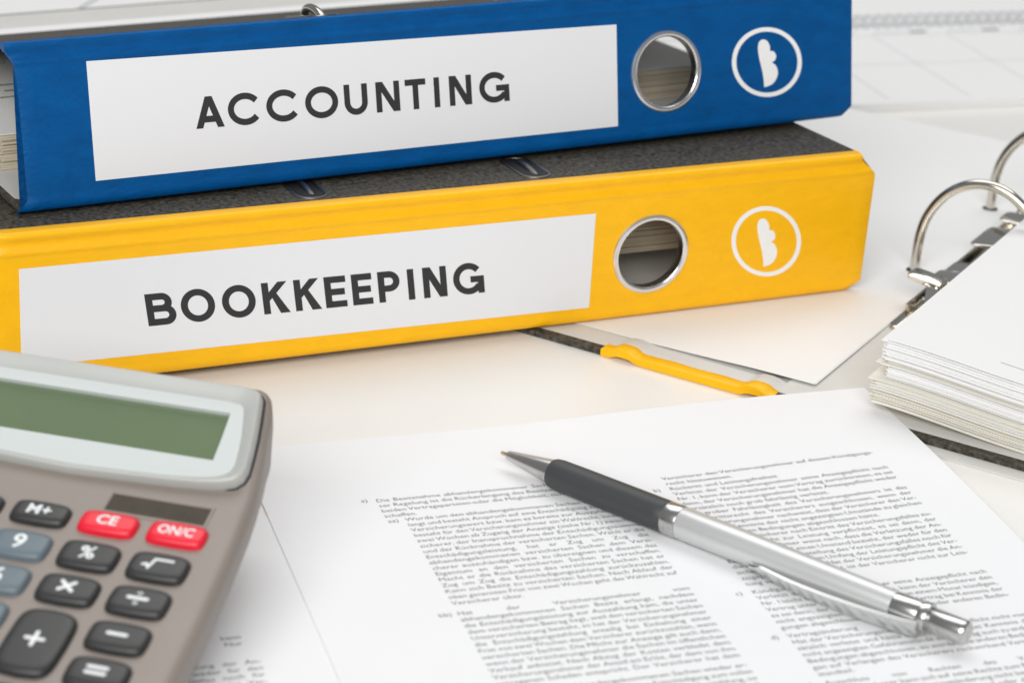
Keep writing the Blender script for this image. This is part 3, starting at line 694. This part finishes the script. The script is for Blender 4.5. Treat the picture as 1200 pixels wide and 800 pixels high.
# solar cell in its recess
sq_ = [(-22.2, 5.9), (5.0, 5.9), (4.8, 12.9), (-22.2, 12.9)]
def grow(pts, g): return [(a + (g if a > -8 else -g), b + (g if b > 9 else -g)) for a, b in pts]
sf = make('solar_frame', *loft([[KP(a, b, n) for a, b in grow(sq_, g)] for g, n in ((0.9, -0.05), (0.7, 0.35), (0.1, 0.40), (-0.1, 0.03))], False, False), 'body', CAL, 50)
make('solar_panel', *loft([[KP(a, b, n) for a, b in sq_] for n in (0.0, 0.05)]), 'solar', sf, None)
for a in (-15.4, -8.6, -1.8):
    make('cell_divider', *loft([[KP(x, b, n) for x, b in ((a - 0.08, 6.0), (a + 0.08, 6.0), (a + 0.08, 12.8), (a - 0.08, 12.8))] for n in (0.05, 0.07)]), 'seam', sf, None)
# keys
def sup(hw, hh, bulge, n=40):
    q = []
    for k in range(n):
        a = 2 * pi * k / n; c, s = cos(a), sin(a); e = 0.32
        q.append((hw * math.copysign(abs(c) ** e, c) * (1 + bulge * (1 - abs(s) ** 2 * 1.0) * 0), hh * math.copysign(abs(s) ** e, s)))
    return [(x * (1 - 0.05 * (y / hh) ** 2), y * (1 - 0.10 * (x / hw) ** 2)) for x, y in q]
KEYM = {}
def key_mesh(hw, hh, m):
    k = (hw, hh, m)
    if k in KEYM: return KEYM[k]
    rr = []
    for z_, d in ((-0.5, 0), (0.4, 0.0), (1.1, 0.25), (1.6, 0.55), (1.95, 1.0), (2.12, 1.8), (2.20, 3.0)):
        rr.append([(x, y, z_) for x, y in sup(hw - d, hh - d * 0.95, 0)])
    KEYM[k] = loft(rr); return KEYM[k]
ROT12 = R(12)
def key(a, b, hw, hh, m, sym):
    o = make('key', *key_mesh(hw, hh, m), m, CAL, 50)
    p = KP(a, b); o.location = [c * S for c in p]; o.rotation_euler = (ROT12, 0, 0)
    if not sym: return
    z0, z1 = 2.05, 2.28
    if sym in ('+', '-', '=', 'x', 'div', 'root'):
        wdt = 1.05
        segs = {'+': [[(-2.2, 0), (2.2, 0)], [(0, -2.2), (0, 2.2)]], '-': [[(-2.3, 0), (2.3, 0)]], '=': [[(-2.3, 0.95), (2.3, 0.95)], [(-2.3, -0.95), (2.3, -0.95)]],
                'x': [[(-1.7, -1.5), (1.7, 1.5)], [(-1.7, 1.5), (1.7, -1.5)]], 'div': [[(-2.4, 0), (2.4, 0)], [(-0.05, 1.75), (0.05, 1.75)], [(-0.05, -1.75), (0.05, -1.75)]],
                'root': [[(-3.6, -0.9), (-2.7, -0.5), (-1.9, -1.7), (-0.9, 1.6), (3.6, 1.6)]]}[sym]
        if sym == 'root': wdt = 0.72
        ms = [stroke(sg_, wdt if not (sym == 'div' and i) else 1.25, z0, z1 + 0.02 * i, round_caps=True) for i, sg_ in enumerate(segs)]
        make('symbol', *join(*ms), 'keyprint', o, None)
    else:
        set_words([sym], 0.022, 4); V_, F_, x0, x1 = WORDS[(sym, 0.022)]
        fs = {'M+': 5.0, 'CE': 4.8, 'ON/C': 4.5, '%': 6.2}.get(sym, 7.2)
        sx = 0.84 if sym == 'ON/C' else 1.0
        make('symbol', [((x - (x0 + x1) / 2) * fs * sx, (y - 0.345) * fs, z1) for x, y, _ in V_], F_, 'keyprint', o, None)
CP = 18.5
key(0, 0.3, 7.9, 4.3, 'keyred', 'ON/C'); key(-CP, 0.1, 7.9, 4.3, 'keyred', 'CE'); key(-2 * CP, -0.2, 7.9, 4.3, 'keydark', 'M+'); key(-3 * CP, -0.4, 7.9, 4.3, 'keydark', None); key(-4 * CP, -0.4, 7.9, 4.3, 'keydark', None)
RB = [-12.9, -26.0, -39.2, -52.0, -65.2]
for r_, syms in enumerate((('root', '%', '9', '', ''), ('div', 'x', '6', '', ''), ('-', None, '3', '', ''), ('=', None, '', '', ''), ('', '', '', '', ''))):
    for c_, sy in enumerate(syms):
        if sy is None: continue
        key(-c_ * CP, RB[r_], 7.9, 5.2, 'keygrey' if c_ >= 2 else 'keydark', sy)
key(-CP, -45.4, 7.9, 11.5, 'keydark', '+')

# ------------------------------------------------------------------ planner in the background
PA_ = R(18.5)
plan = thing('wire_bound_planner', 'white wire-bound planner lying open behind the binders', 'planner', (153.1, 987.6, 0), (0, 0, PA_))
PXL, PXR, PW = -120, 260, 128
make('lower_page_block', *box(PXL, PXR, 0, PW, 0.05, 4.0), 'page', plan, None)
up_ = make('upper_page_block', *box(PXL, PXR, PW + 9, PW + 200, 0.05, 4.4), 'page', plan, None)
tg = []
coil = None
for k in range(int((PXR - PXL - 8) / 6.2)):
    x = PXL + 6 + 6.2 * k
    if coil is None:
        pts = [(1.4 * sin(2 * pi * i / 28) * 0 + 2.2 * i / 28, 7.6 * cos(2 * pi * i / 28), 3.9 * sin(2 * pi * i / 28)) for i in range(29)]
        coil = make('wire_loop', *tube(pts, 0.75, 8, False), 'wire', plan, 60); coil.location = [c * S for c in (x, PW + 4.5, 4.6)]
    else: share(coil, 'wire_loop', (x, PW + 4.5, 4.6), parent=plan)
for k in range(9):                     # day columns
    x = PXL + 12 + 43 * k
    make('grid_line', *box(x, x + 0.35, 6, PW - 16, 4.01, 4.04), 'greyink', plan, None)
for yq in (PW - 16, 62):
    make('grid_line', *box(PXL + 5, PXR - 5, yq, yq + 0.25, 4.05, 4.08), 'greyink', plan, None)
set_words(['Mo', 'Di', '12', '13'], 0.02, 2)
for k in range(8):
    x = PXL + 12 + 43 * k
    make('day_heading', *box(x + 24, x + 34, PW - 12, PW - 9, 4.02, 4.06), 'textink', plan, None)
    make('heading_rule', *box(x + 3, x + 22, PW - 11, PW - 10, 4.02, 4.06), 'greyink', plan, None)

# background sheet at the far left
o = make('background_sheet', *box(-150, 160, -120, 297, 0.1, 0.5), 'page', None, None)
o.location = (-0.235, 0.93, 0); o.rotation_euler = (0, 0, R(-12)); tag(o, 'blurred white sheet on the desk behind the blue binder at the far left', 'paper')
make('printed_rule', *box(-30, -28, 10, 285, 0.52, 0.56), 'greyink', o, None)  # grey strip paints the shading along a paper edge
